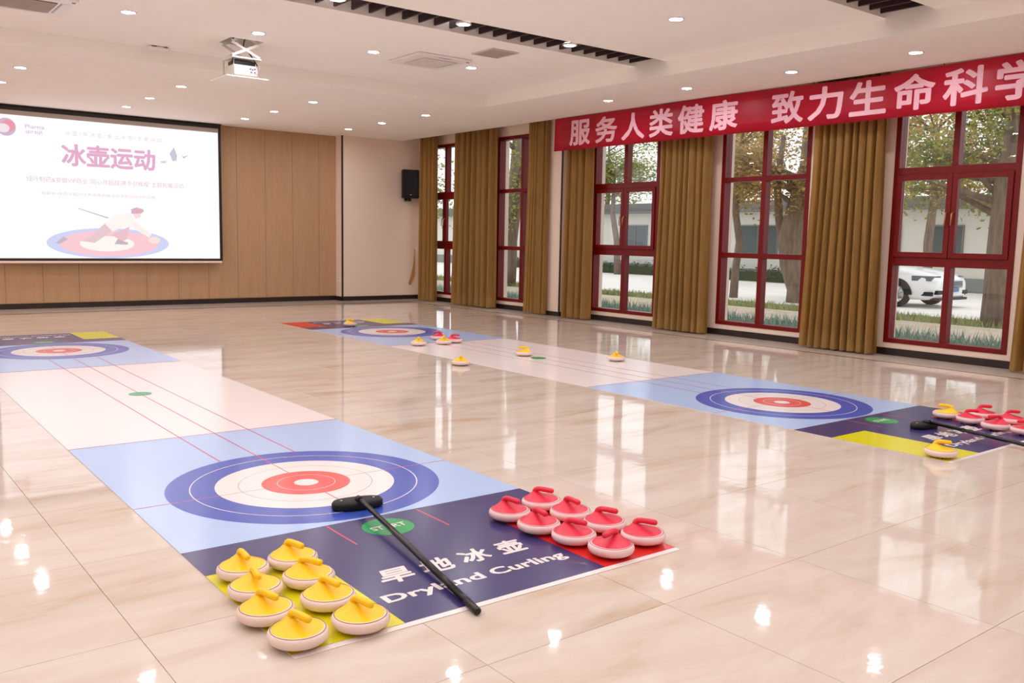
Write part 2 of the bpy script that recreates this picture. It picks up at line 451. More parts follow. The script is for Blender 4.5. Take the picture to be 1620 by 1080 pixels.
# ---- air conditioner cassettes
def cassette(x0, x1, y0, y1, label, gm):
    cx, cy = (x0 + x1) / 2, (y0 + y1) / 2; hx, hy = (x1 - x0) / 2, (y1 - y0) / 2
    t = thing('air_conditioner_cassette', label, 'air conditioner', (cx, cy, ZT), 0)
    obj('cover', box((-hx, -hy, -0.028), (hx, hy, 0.0), 0.012), M_WHITE, t)
    gx, gy = hx * 0.6, hy * 0.6
    gb = obj('intake_grille', box((-gx, -gy, -0.033), (gx, gy, -0.026)), gm, t)
    n = 11
    for k in range(n):
        yy = -gy + (k + 0.5) * 2 * gy / n
        obj('grille_bar', box((-gx, yy - 0.006, -0.040), (gx, yy + 0.006, -0.033)), M_WHITE if gm is M_GREYGR else M_GREYGR, gb)
    for s in (-1, 1):
        obj('air_flap', box((s * hx * 0.80 - 0.028, -gy, -0.034), (s * hx * 0.80 + 0.028, gy, -0.027), 0.003), M_WHITE, t)
        obj('air_flap', box((-gx, s * hy * 0.80 - 0.028, -0.034), (gx, s * hy * 0.80 + 0.028, -0.027), 0.003), M_WHITE, t)
    obj('outlet_slot', box((hx * 0.68, -gy, -0.0295), (hx * 0.68 + 0.008, gy, -0.027)), M_BLACK, t)
    obj('outlet_slot', box((-gx * 0.4, -hy * 0.92, -0.0295), (gx * 0.4, -hy * 0.92 + 0.012, -0.027)), M_BLACK, t)
    obj('indicator', box((hx * 0.86, -hy * 0.90, -0.031), (hx * 0.86 + 0.03, -hy * 0.90 + 0.03, -0.027)), M_BLACK, t)
cassette(5.71, 6.46, 9.12, 9.87, 'white square ceiling air conditioner cassette next to the grey vent', M_GREYGR)
cassette(1.35, 2.12, 9.36, 10.13, 'white square ceiling air conditioner cassette with brown louvred grille', M_LOUVRE)
t = thing('ceiling_vent', 'pale grey square air vent in the tray ceiling beside the slatted slot', 'vent', (6.41, 8.6, ZT))
obj('frame', boxes([((-.19, -.21, -.012), (.19, -.18, 0)), ((-.19, .18, -.012), (.19, .21, 0)), ((-.19, -.18, -.012), (-.16, .18, 0)), ((.16, -.18, -.012), (.19, .18, 0))]), M_GREYGR, t)
for k in range(12): obj('fin', box((-.16, -.175 + k * .03, -.010), (.16, -.165 + k * .03, -.002)), M_GREYGR, t)
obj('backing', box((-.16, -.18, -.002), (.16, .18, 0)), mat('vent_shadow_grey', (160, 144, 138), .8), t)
t = thing('wireless_access_point', 'small white rounded box fixed to the ceiling at the tray edge', 'sensor', (3.33, 11.03, ZT))
obj('housing', smooth(box((-.12, -.055, -.045), (.12, .055, 0), 0.02)), M_WHITE, t)
obj('mount_slot', box((-.09, -.058, -.012), (-.03, -.054, -.004)), M_BLACK, t)
obj('mount_slot', box((.05, -.058, -.012), (.09, -.054, -.004)), M_BLACK, t)

# ---- projector on a scissor lift
PXc, PYc = (HX0 + HX1) / 2, (HY0 + HY1) / 2
M_HATCH = mat('hatch_interior', (120, 108, 104), 0.8)
obj('hatch_lining', boxes([((HX0, HY0, ZTOP - .02), (HX1, HY1, ZTOP))]), M_HATCH, ceiling)
t = thing('projector_lift', 'white scissor lift carrying a ceiling panel, lowered from an open hatch', 'projector lift', (PXc, PYc, 3.02))
obj('ceiling_panel', box((-.27, -.25, 0), (.21, .25, .012), .002), M_CEIL, t)
for sx in (-1, 1):
    for sy in (-1, 1):
        obj('hanger_rod', tube([(sx * .15, sy * .15, .012), (sx * .15, sy * .15, .235)], .0045, 8), M_METAL, t)
obj('carrier_plate', box((-.17, -.16, .225), (.17, .16, .24), .002), M_WHITE, t)
zt0, zt1 = .245, .70
def arm(p, q, wd=.014):
    p, q = Vector(p), Vector(q); d = (q - p).normalized(); n = d.cross(Vector((0, 1, 0))).normalized() * wd; v = Vector((0, .006, 0))
    bm = bmesh.new(); vs = [bm.verts.new(c + a * n + b * v) for c in (p, q) for a, b in ((-1, -1), (1, -1), (1, 1), (-1, 1))]
    for f in ((0, 1, 2, 3), (7, 6, 5, 4), (0, 4, 5, 1), (1, 5, 6, 2), (2, 6, 7, 3), (3, 7, 4, 0)): bm.faces.new([vs[i] for i in f])
    return bm
for sy in (-.14, .14):
    for k, (za, zb) in enumerate(((.25, .40), (.40, .55), (.55, .70))):
        obj('scissor_arm', arm((-.16, sy, za), (.16, sy, zb)), M_WHITE, t)
        obj('scissor_arm', arm((.16, sy + .013, za), (-.16, sy + .013, zb)), M_WHITE, t)
obj('cable', tube([(-.12, -.05, .68), (-.17, -.10, .5), (-.10, -.12, .38), (.0, -.08, .34), (-.13, -.1, .25), (-.17, -.14, .16)], .008, 8), M_BLACK, t)
obj('cable', tube([(.02, .02, .68), (.05, .0, .5), (.0, -.05, .38), (.08, -.1, .26), (.12, -.155, .16)], .007, 8), M_BLACK, t)
p = thing('projector', 'white video projector hanging in the ceiling lift frame', 'projector', (PXc, PYc, 3.035))
obj('body', smooth(box((-.145, -.125, .03), (.145, .125, .145), .018)), M_WHITE, p)
obj('rear_panel', box((.03, -.129, .05), (.13, -.124, .125), .002), mat('port_panel', (206, 200, 206), .5), p)
for k, (px, pz) in enumerate(((.05, .105), (.075, .1), (.1, .108), (.06, .07), (.1, .07))): obj('port', box((px - .008, -.132, pz - .006), (px + .008, -.128, pz + .006)), M_BLACK, p)
obj('lens_barrel', flat(tube([(.05, .12, .09), (.05, .15, .09)], .04, 20)), M_BLACK, p)
obj('mount_block', box((-.12, -.1, .145), (.12, .1, .192), .004), M_BLACK, p)

# ================================================================ PROJECTION SCREEN
YSC = YB - 0.2
SX0, SX1, SZ0, SZ1 = 2.31, 5.98, 0.835, 3.19
M_SCR = mat_emit('projected_white', (255, 243, 246), .92)
M_SCRDK = mat('unlit_screen_fabric', (186, 172, 166), .8)
scr = thing('projection_screen', 'large pull-down projection screen with black border showing a curling slide', 'projection screen', ((SX0 + SX1) / 2, YSC, SZ0))
def sc(x, z): return (x - (SX0 + SX1) / 2, z - SZ0)
def sbox(name, x0, x1, z0, z1, y0, y1, m, par=scr, bev=0):
    a, b = sc(x0, z0), sc(x1, z1); return obj(name, box((a[0], y0, a[1]), (b[0], y1, b[1]), bev), m, par)
sbox('fabric', SX0, SX1, SZ0, SZ1, 0, .004, M_SCRDK)
sbox('border', SX0 - .045, SX0, SZ0 - .035, SZ1 + .06, -.004, .004, M_BLACKTRIM)
sbox('border', SX1, SX1 + .045, SZ0 - .035, SZ1 + .06, -.004, .004, M_BLACKTRIM)
sbox('border', SX0, SX1, SZ0 - .035, SZ0, -.004, .004, M_BLACKTRIM)
sbox('border', SX0, SX1, SZ1, SZ1 + .06, -.004, .004, M_BLACKTRIM)
sbox('weight_bar', SX0 - .03, SX1 + .03, SZ0 - .075, SZ0 - .038, -.012, .02, M_WALL, bev=.006)
sbox('roller_case', SX0 - .06, SX1 + .06, SZ1 + .064, 3.27, -.03, .10, M_BLACKTRIM, bev=.01)
img = sbox('slide', SX0 + .01, SX1 - .01, SZ0 + .01, SZ1 - .075, -.003, -.001, M_SCR)
def stext(body, x, z, w, h, col, s, bold=0, shear=0):
    me = fit_text(text_mesh(body, .2, bold, shear), w, h); me.materials.append(mat_emit('slide_ink', col, s * .78))
    o = obj('slide_text', me, None, img); a = sc(x, z); o.location = (a[0], -.0045, a[1]); o.rotation_euler = (math.pi / 2, 0, 0); return o
stext('冰壶运动', 4.11, 2.545, 1.50, .37, (228, 176, 206), 1.05, .006)
stext('冰 壶 / 旱 冰 壶 / 桌 上 冰 壶 / 冬 奥 运 动', 4.20, 2.90, 1.55, .075, (228, 214, 218), 1.0)
stext('绿叶制药&安徽VIP商业“同心共超越,携手创辉煌”主题拓展活动', 4.08, 2.125, 2.50, .095, (216, 204, 208), 1.0)
stext('安徽省VIP商业客户代表团建拓展活动冰壶运动欢乐启程', 3.94, 1.905, 1.80, .055, (222, 210, 214), 1.0)
stext('Pharma', 2.98, 2.955, .28, .065, (206, 200, 226), 1.0, .003)
stext('绿叶制药', 2.97, 2.865, .25, .06, (206, 200, 226), 1.0, .003)
def sdisc(name, x, z, rx, rz, col, s, lay, r0=0, n=48):
    bm = bmesh.new(); a = sc(x, z)
    ou = [bm.verts.new((a[0] + rx * math.cos(i * math.tau / n), -.004 - lay * .0006, a[1] + rz * math.sin(i * math.tau / n))) for i in range(n)]
    if r0:
        inn = [bm.verts.new((a[0] + r0 * rx * math.cos(i * math.tau / n), -.004 - lay * .0006, a[1] + r0 * rz * math.sin(i * math.tau / n))) for i in range(n)]
        for i in range(n): bm.faces.new((ou[i], ou[(i + 1) % n], inn[(i + 1) % n], inn[i]))
    else: bm.faces.new(ou)
    return obj(name, bm, mat_emit('slide_ink', col, s * .78), img)
def spoly(name, pts, col, s, lay):
    bm = bmesh.new(); vs = [bm.verts.new((sc(x, z)[0], -.004 - lay * .0006, sc(x, z)[1])) for x, z in pts]; bm.faces.new(vs)
    return obj(name, bm, mat_emit('slide_ink', col, s * .78), img)
def spx(L): return [(hit(px, py, 1, YSC).x, hit(px, py, 1, YSC).z) for px, py in L]
sdisc('logo', 2.57, 2.92, .14, .14, (214, 186, 214), 1.0, 0)
sdisc('logo', 2.60, 2.94, .10, .09, (240, 160, 172), 1.0, 1)
sdisc('logo', 2.53, 2.90, .09, .07, (250, 232, 240), 1.0, 2)
sdisc('slide_ring', 4.07, 1.10, .985, .255, (214, 216, 250), 1.02, 0)
sdisc('slide_ring', 4.07, 1.095, .80, .215, (255, 206, 214), 1.02, 1)
sdisc('slide_ring', 4.03, 1.09, .44, .13, (255, 246, 240), 1.05, 2)
# the curler on the slide: leg, trousers, jersey, cap, stick
spoly('slide_figure', spx([(128, 381), (150, 384), (176, 366), (168, 352), (160, 358), (150, 370)]), (236, 206, 212), 1.0, 3)
spoly('slide_figure', spx([(175, 372), (205, 358), (201, 378), (189, 384), (185, 376)]), (242, 200, 208), 1.0, 4)
spoly('slide_figure', spx([(166, 354), (183, 340), (207, 336), (214, 350), (211, 358), (196, 358), (178, 366)]), (255, 244, 240), 1.06, 5)
spoly('slide_figure', spx([(205, 350), (215, 352), (240, 370), (236, 376), (212, 362)]), (255, 240, 236), 1.05, 5)
spoly('slide_figure', spx([(207, 331), (216, 328), (226, 331), (228, 334), (221, 339), (208, 338)]), (226, 182, 200), 1.0, 6)
spoly('slide_figure', spx([(210, 338), (223, 337), (222, 344), (214, 346)]), (255, 228, 224), 1.0, 6)
spoly('slide_figure', spx([(123, 330), (124, 329), (172, 344), (171, 346)]), (216, 200, 212), 1.0, 6)
spoly('slide_figure', spx([(88, 384), (100, 374), (108, 378), (94, 386)]), (206, 190, 204), 1.0, 3)
spoly('slide_figure', spx([(181, 386), (186, 378), (203, 384), (201, 387)]), (206, 186, 196), 1.0, 6)
sdisc('slide_stone', hit(244, 380, 1, YSC).x, hit(244, 380, 1, YSC).z, .10, .06, (255, 232, 226), 1.0, 7)
spoly('slide_figure', spx([(268, 243), (275, 233), (280, 246), (279, 254), (273, 255)]), (206, 208, 222), 1.0, 2)
spoly('slide_figure', spx([(286, 243), (290, 248), (299, 245), (290, 251)]), (198, 200, 218), 1.0, 2)
spoly('slide_figure', spx([(254, 255), (264, 254), (262, 258), (255, 258)]), (216, 218, 230), 1.0, 2)

# ================================================================ BANNER
XBN = XC - 0.035
BY0, BY1 = 3.45, 11.42
ban = thing('banner', 'long red cloth banner with pale pink Chinese characters above the windows', 'banner', (XBN, (BY0 + BY1) / 2, 2.745))
def mat_banner():
    m = mat('red_banner_cloth', (214, 10, 52), .38, var=.12, vscale=1.2, spec=.5); return m
bm = bmesh.new(); nseg = 60; cyb = (BY0 + BY1) / 2; hb = 0.52
def bwave(y): return .012 * math.sin(y * 2.1) + .006 * math.sin(y * 5.3 + 1)
grid = []
for i in range(nseg + 1):
    y = BY0 + (BY1 - BY0) * i / nseg; colm = []
    sag = .028 * math.exp(-((y - 5.9) / .9) ** 2)
    for j in range(5):
        z = hb * j / 4
        colm.append(bm.verts.new((bwave(y) * (1 - j / 4 * .6), y - cyb, z - sag * (j / 4))))
    grid.append(colm)
for i in range(nseg):
    for j in range(4):
        f = bm.faces.new((grid[i][j], grid[i][j + 1], grid[i + 1][j + 1], grid[i + 1][j])); f.smooth = True
bmesh.ops.solidify(bm, geom=bm.faces[:], thickness=.002)
obj('cloth', bm, mat_banner(), ban)
M_BTXT = mat('banner_pink_print', (246, 190, 204), .6)
for ch, y in zip('服务人类健康致力生命科学', (10.81, 10.218, 9.65, 9.08, 8.523, 7.949, 6.962, 6.422, 5.864, 5.305, 4.744, 4.20)):
    me = fit_text(text_mesh(ch, .42, .0115), .475, .395)
    for v in me.vertices: v.co.z += .004 - bwave(y - v.co.x) * (1 - (.262 + v.co.y) / .52 * .6)
    me.materials.append(M_BTXT)
    o = obj('character', me, None, ban)
    o.rotation_euler = (math.pi / 2, 0, -math.pi / 2)
    o.location = (0, y - cyb, .262)
for y in (BY1 - .05, 8.2, 6.6, 5.0, BY0 + .05):
    obj('hanging_cord', tube([(0.01, y - cyb, .50), (.012, y - cyb, .532)], .004, 6), M_BLACK, ban)

# ================================================================ CURTAINS
def curtain(y0, y1, b0, b1, label, folds, depth=.075):
    cy = (b0 + b1) / 2
    o_ = None
    t = thing('curtain', label, 'curtain', (10.0, cy, .02), 0, 'ochre curtains between the windows')
    bm = bmesh.new(); nz = 14; ny = folds * 14; H_ = 3.58
    rnd = random.Random(int(y0 * 100)); ph = [rnd.uniform(-.5, .5) for _ in range(folds + 2)]; am = [rnd.uniform(.75, 1.25) for _ in range(folds + 2)]
    rows = []
    for k in range(nz + 1):
        s = k / nz; row = []
        ya = b0 + (y0 - b0) * min(1, s * 1.6); yb = b1 + (y1 - b1) * min(1, s * 1.6)
        for i in range(ny + 1):
            u = i / ny; fi = u * folds; q = int(min(fi, folds - 1)); 
            a = am[q] * (1 - (fi - q)) + am[q + 1] * (fi - q)
            ang = fi * math.tau + ph[q] * (1 - (fi - q)) + ph[q + 1] * (fi - q) + .25 * math.sin(s * 3 + q)
            amp = depth * a * (1.0 - .35 * s)
            sn = math.sin(ang)
            row.append(bm.verts.new((amp * (abs(sn) ** .7) * (1 if sn > 0 else -1) + .012 * math.sin(2.3 * ang + 1), ya + (yb - ya) * u - cy + .012 * math.cos(ang), H_ * s)))
        rows.append(row)
    for k in range(nz):
        for i in range(ny):
            f = bm.faces.new((rows[k][i], rows[k][i + 1], rows[k + 1][i + 1], rows[k + 1][i])); f.smooth = True
    bmesh.ops.solidify(bm, geom=bm.faces[:], thickness=.004)
    obj('cloth', bm, M_CURT, t)
    obj('header_tape', box((-.02, y0 - cy, H_ - .06), (.02, y1 - cy, H_ - .005), .003), M_CURT, t)
    return t
for i, c in enumerate([(15.30, 15.86, 15.30, 15.86, 'narrow ochre curtain in the room corner beside the wall speaker', 4),
          (13.35, 14.61, 13.33, 14.65, 'broad gathered ochre curtain between the two windows nearest the screen wall', 7),
          (11.84, 12.36, 11.83, 12.42, 'narrow ochre curtain hanging against the cream column', 6, .035),
          (10.74, 11.34, 10.73, 11.38, 'ochre curtain under the start of the red banner beside the column', 4),
          (8.33, 9.25, 8.30, 9.29, 'pleated ochre curtain under the banner character for health', 8),
          (5.74, 6.66, 5.70, 6.73, 'wide ochre curtain beside the window that shows the white car', 9),
          (3.15, 4.10, 3.12, 4.15, 'ochre curtain at the far side of the white car window', 8)]):
    curtain(*c)
rail = struct('trim_2', box((9.985, YF + .05, 3.605), (10.015, YP - .05, 3.62)), M_METAL, 'curtain rail inside the ceiling pocket')

# ================================================================ CORNER THINGS
sp = hit(655, 290, 1, YP - .2)
t = thing('wall_speaker', 'black wall loudspeaker mounted high in the corner beside the curtain', 'speaker', (9.865, YP - .19, 2.10), math.radians(-14))
prof = [(-.185, -.11), (.185, -.11), (.13, .13), (-.13, .13)]
bm = slab(prof, 0, .58); bmesh.ops.bevel(bm, geom=bm.edges[:], offset=.012, segments=2, affect='EDGES')
obj('cabinet', bm, M_BLACK, t)
obj('grille', box((-.165, -.118, .05), (.165, -.108, .56), .004), M_GRILLE, t)
obj('badge', box((-.02, -.121, .06), (.02, -.117, .075)), M_METAL, t)
obj('bracket', boxes([((-.05, .0, -.055), (.05, .17, -.03)), ((-.05, .15, -.055), (.05, .19, .12)), ((-.03, -.03, -.03), (.03, .03, 0.0))]), M_BLACK, t)
t = thing('curtain_tieback', 'folded ochre curtain tieback hanging from a hook by the corner curtain', 'tieback', (10.02, YP - .015, .30))
bm = slab([(0, 0), (-.05, .015), (.02, .24), (.07, .44), (.085, .66), (.095, .44), (.09, .2)], -.012, .012)
bmesh.ops.rotate(bm, verts=bm.verts[:], cent=(0, 0, 0), matrix=Matrix.Rotation(math.pi / 2, 3, 'X'))
obj('strap', bm, M_CURT, t)
obj('hook', tube([(.085, .012, .66), (.085, -.02, .68), (.085, -.025, .72), (.085, .012, .75)], .007, 8), M_BRASS, t)
t = thing('wall_socket', 'white socket plate on the side of the projecting wall section', 'socket', (8.425, YP + .14, .43))
obj('plate', box((-.010, -.06, -.045), (0, .06, .045), .003), M_WHITE, t)
obj('slot', boxes([((-.012, -.02, -.01), (-.0095, -.012, .012)), ((-.012, .012, -.01), (-.0095, .02, .012))]), M_BLACK, t)

# ================================================================ CURLING MATS
W, EB, Y0_, A_, B_, C_, L_, YW, GL, RR = 1.743, .03, .821, 1.121, 1.836, 3.255, 9.993, .409, .225, .70
MV = dict(rough=.25, spec=.35)
def mm(n, c): return mat('mat_print_' + n, c, rough=.22, spec=.4, bump=.02, bscale=30)
P_WHITE, P_LB, P_BLUE, P_RED, P_NAVY, P_YEL, P_REDP, P_GRN, P_PINK, P_GREY = mm('white', (240, 228, 224), ), mm('lightblue', (178, 200, 236)), mm('blue', (64, 88, 184)), mm('rosered', (226, 84, 78)), mm('navy', (62, 56, 108)), mm('yellow', (226, 214, 24)), mm('red', (222, 44, 40)), mm('green', (28, 160, 84)), mm('pink', (206, 84, 112)), mm('grey', (176, 160, 164))
def mat_rug(name, origin, rot, label):
    t = thing(name, label, 'mat', (origin[0], origin[1], 0), rot)
    e = .0005
    def z(k): return (.003 + k * e - .0004, .003 + k * e)
    def rect(nm, u0, u1, v0, v1, k, m, par=t): return obj(nm, box((u0, v0, z(k)[0]), (u1, v1, z(k)[1])), m, par)
    obj('base_sheet', box((0, 0, 0), (W, L_, .003), .0008), P_WHITE, t)
    for side in (0, 1):
        def q(u0, u1, v0, v1):
            if side == 0: return (u0, u1, v0, v1)
            return (W - u1, W - u0, L_ - v1, L_ - v0)
        rect('light_blue_panel', *q(0, W, A_, C_), 1, P_LB)
        nav = rect('navy_panel', *q(0, W, EB, A_), 1, P_NAVY)
        rect('yellow_panel', *q(0, YW, EB, Y0_), 2, P_YEL)
        rect('red_panel', *q(W - YW, W, EB, Y0_), 2, P_REDP)
        cx, cy = (W / 2, B_) if side == 0 else (W / 2, L_ - B_)
        ho = obj('house_ring', ring(.658 * RR, RR, z(2)[0], z(2)[1], cx, cy), P_BLUE, t)
        obj('house_ring', ring(.327 * RR, .658 * RR, z(2)[0], z(2)[1], cx, cy), P_WHITE, t)
        obj('house_ring', ring(.09 * RR, .327 * RR, z(2)[0], z(2)[1], cx, cy), P_RED, t)
        obj('button', ring(0, .09 * RR, z(2)[0], z(2)[1], cx, cy), P_WHITE, t)
        obj('thin_circle', ring(.826 * RR, .834 * RR, z(3)[0], z(3)[1], cx, cy), P_WHITE, t)
        obj('thin_circle', ring(.489 * RR, .494 * RR, z(3)[0], z(3)[1], cx, cy), P_GREY, t)
        obj('thin_circle', ring(.211 * RR, .216 * RR, z(3)[0], z(3)[1], cx, cy), P_WHITE, t)
        rect('line', *q(0, W, C_ - .004, C_ + .004), 3, P_PINK)
        for a, b, m_ in ((0, W / 2 - .658 * RR, P_PINK), (W / 2 - .658 * RR, W / 2 - .327 * RR, P_GREY), (W / 2 + .327 * RR, W / 2 + .658 * RR, P_GREY), (W / 2 + .658 * RR, W, P_PINK)):
            rect('line', *q(a, b, B_ - .003, B_ + .003), 3, m_)
        rect('line', *q(W / 2 - .003, W / 2 + .003, B_ + .327 * RR, B_ + .658 * RR), 3, P_PINK)
        rect('line', *q(W / 2 - .003, W / 2 + .003, B_ - .658 * RR, B_ - .327 * RR), 3, P_PINK)
        rect('line', *q(W / 2 - .004, W / 2 + .004, B_ + .658 * RR, C_), 3, P_PINK)
        dz = math.sqrt(RR * RR - GL * GL)
        for s in (-1, 1):
            rect('line', *q(W / 2 + s * GL - .004, W / 2 + s * GL + .004, B_ + dz, C_), 3, P_PINK)
            rect('line', *q(W / 2 + s * (GL + .008) - .005, W / 2 + s * (GL + .008) + .005, .818, A_ - .015), 3, P_PINK)
        gx, gy = (W / 2 - .005, .955) if side == 0 else (W / 2 + .005, L_ - .955)
        obj('start_circle', ring(0, .118, z(2)[0], z(2)[1], gx, gy, 48), P_GRN, t)
        rz_ = 0 if side == 0 else math.pi
        def txt(nm, body, u, v, w, h, bold, shear=0):
            me = fit_text(text_mesh(body, .2, bold, shear), w, h); me.materials.append(P_WHITE)
            if side: u, v = W - u, L_ - v
            o = obj(nm, me, None, t); o.location = (u, v, z(3)[1]); o.rotation_euler = (0, 0, rz_); return o
        txt('start_lettering', 'START', W / 2 - .003, .955, .175, .05, .004)
        for k, ch in enumerate('旱地冰壶'):
            txt('character', ch, .598 + k * .187, .425 + .004 * k, .155, .14, .006, .25)
        txt('english_lettering', 'Dryland', .661, .228, .435, .09, .006)
        txt('english_lettering', 'Curling', 1.102, .228, .37, .09, .006)
    for s in (-1, 0, 1):
        rect('line', W / 2 + s * GL - .0035, W / 2 + s * GL + .0035, C_, L_ - C_, 2, P_PINK)
    obj('centre_dot', ring(0, .088, z(3)[0], z(3)[1], W / 2, L_ / 2, 40), P_GRN, t)
    return t
OA, RA = (1.111, 2.471), -.0119
OB, RB = (5.402, 2.534), -.0005
mat_rug('curling_mat', OA, RA, 'long printed dryland curling mat farther from the windows, with eight yellow stones')
mat_rug('curling_mat', OB, RB, 'long printed dryland curling mat running beside the windows, with scattered stones')

# ================================================================ CURLING STONES
M_STB = mat('stone_cream_base', (240, 216, 204), .35, var=.02, vscale=20)
M_STP = mat('stone_pink_white_base', (244, 208, 208), .35, var=.02, vscale=20)
M_YCAP = mat('stone_yellow_cap', (255, 206, 8), .38, var=.03, vscale=14)
M_RCAP = mat('stone_red_cap', (230, 40, 70), .36, var=.05, vscale=14)
def make_stone(name, capm, basem, label):
    t = thing(name, label, 'curling stone')
    obj('base', lathe([(0, .010), (.070, .010), (.084, .013), (.093, .020), (.0975, .030), (.0975, .038), (.094, .046), (.0885, .0505), (.082, .052), (0, .052)], 44), basem, t)
    bm = bmesh.new(); n = 40; K = 14; rows = []
    for k in range(K + 1):
        s = k / K; ss = s ** 0.9
        off = -.036 * ss; r = .0875 * (1 - ss) + .0135 * ss
        zz = .051 + .013 * math.sin(min(1, s * 1.15) * math.pi / 2) + .019 * s ** 2.6
        if k == 0: zz = .0495
        rows.append([bm.verts.new((off + r * math.cos(i * math.tau / n), r * math.sin(i * math.tau / n), zz)) for i in range(n)])
    for a, b in zip(rows, rows[1:]):
        for i in range(n):
            f = bm.faces.new((a[i], a[(i + 1) % n], b[(i + 1) % n], b[i])); f.smooth = True
    bm.faces.new(rows[-1])
    cap = obj('cap', bm, capm, t)
    pts = [(-.036, 0, .074), (-.036, 0, .082), (-.033, 0, .0895), (-.026, 0, .0945), (-.014, 0, .0968), (.01, 0, .0965), (.034, 0, .095), (.052, 0, .0938), (.058, 0, .0933), (.0605, 0, .0932)]
    obj('handle', tube(pts, [.0145, .0135, .0128, .0124, .0122, .0125, .0128, .0122, .009, .004], 14), capm, t)
    obj('trim_line', lathe([(.0865, .0508), (.0885, .0512), (.0885, .0518), (.0865, .0522)], 44), mat('stone_trim', (150, 70, 60), .5), t)
    for k in range(3):
        a = k * math.tau / 3 + .5
        obj('caster', lathe([(0, 0), (.006, .001), (.008, .006), (.006, .012), (0, .012)], 10, None, .055 * math.cos(a), .055 * math.sin(a)), M_BLACK, t)
    return t
first = {}
MATTOP = .0045
def on_mat(P):
    for (ox, oy), r in ((OA, RA), (OB, RB)):
        dx, dy = P[0] - ox, P[1] - oy
        u = dx * math.cos(r) + dy * math.sin(r); v = -dx * math.sin(r) + dy * math.cos(r)
        if -.05 < u < W + .05 and -.05 < v < L_ + .05: return MATTOP
    return 0.0
def stone(c, x, y, deg, label, group):
    if c not in first:
        s = first[c] = make_stone('curling_stone', M_YCAP if c == 'y' else M_RCAP, M_STB if c == 'y' else M_STP, label)
        s.location = (x, y, on_mat((x, y))); s.rotation_euler = (0, 0, math.radians(deg)); s['group'] = group
    else: dup(first[c], (x, y, on_mat((x, y))), math.radians(deg), label, group)
ordn = ['fourth', 'third', 'second', 'first']
RED = [(2.503, 3.185, -78), (2.734, 3.230, -60), (2.502, 2.972, -96), (2.737, 3.023, -90), (2.535, 2.775, -67), (2.760, 2.818, -60), (2.561, 2.573, -168), (2.783, 2.603, -55)]
YEL = [(1.232, 3.200, -93), (1.433, 3.198, -74), (1.197, 2.994, -99), (1.402, 2.990, -61), (1.149, 2.784, -74), (1.372, 2.770, -78), (1.163, 2.561, -76), (1.380, 2.549, -78)]
for k, (x, y, a) in enumerate(YEL):
    stone('y', x, y, a, 'yellow stone of the block of eight, %s column, %s from the white border' % ('navy-side' if k % 2 else 'mat-edge', ordn[k // 2]), 'yellow stones on the yellow panel')
for k, (x, y, a) in enumerate(RED):
    stone('r', x, y, a, 'red stone of the block of eight, %s column, %s from the white border' % ('mat-edge' if k % 2 else 'navy-side', ordn[k // 2]), 'red stones on the red panel')
FAR = [('y', 6.784, 3.256, 100, 'yellow-capped stone parked with the red stones on the mat by the windows'),
       ('y', 5.486, 2.650, -50, 'yellow-capped stone alone on the yellow panel of the mat by the windows'),
       ('r', 6.741, 3.055, -40, 'red-capped stone beside the lone yellow one on the window mat red panel'),
       ('r', 7.02, 3.085, -38, 'red-capped stone at the window mat edge behind the first red one'),
       ('r', 6.665, 2.840, 142, 'red-capped stone next to the broom shaft, its handle turned back'),
       ('r', 6.98, 2.865, -38, 'red-capped stone in the edge column of the window mat red panel, second along'),
       ('r', 6.668, 2.640, 140, 'red-capped stone closest to the white border of the window mat'),
       ('y', 6.116, 11.607, -35, 'yellow-capped stone standing on the navy end panel towards the screen wall'),
       ('y', 5.734, 9.143, -120, 'yellow-capped stone on the light blue panel edge, apart from the red ones'),
       ('r', 6.284, 9.552, 160, 'red-capped stone touching the blue ring of the distant target'),
       ('y', 6.075, 9.108, -125, 'yellow-capped stone between the two scattered red stones'),
       ('r', 6.288, 9.186, -38, 'red-capped stone where light blue meets white, beside a yellow stone'),
       ('y', 6.254, 7.756, 140, 'yellow-capped stone next to the green centre dot of the window mat'),
       ('y', 6.869, 6.915, -128, 'yellow-capped stone alone on the white middle, towards the windows'),
       ('y', 5.228, 7.518, -128, 'yellow-capped stone resting on the bare floor at the edge of the mat')]
for c, x, y, a, lb in FAR: stone(c, x, y, a, lb, 'stones on the window mat')

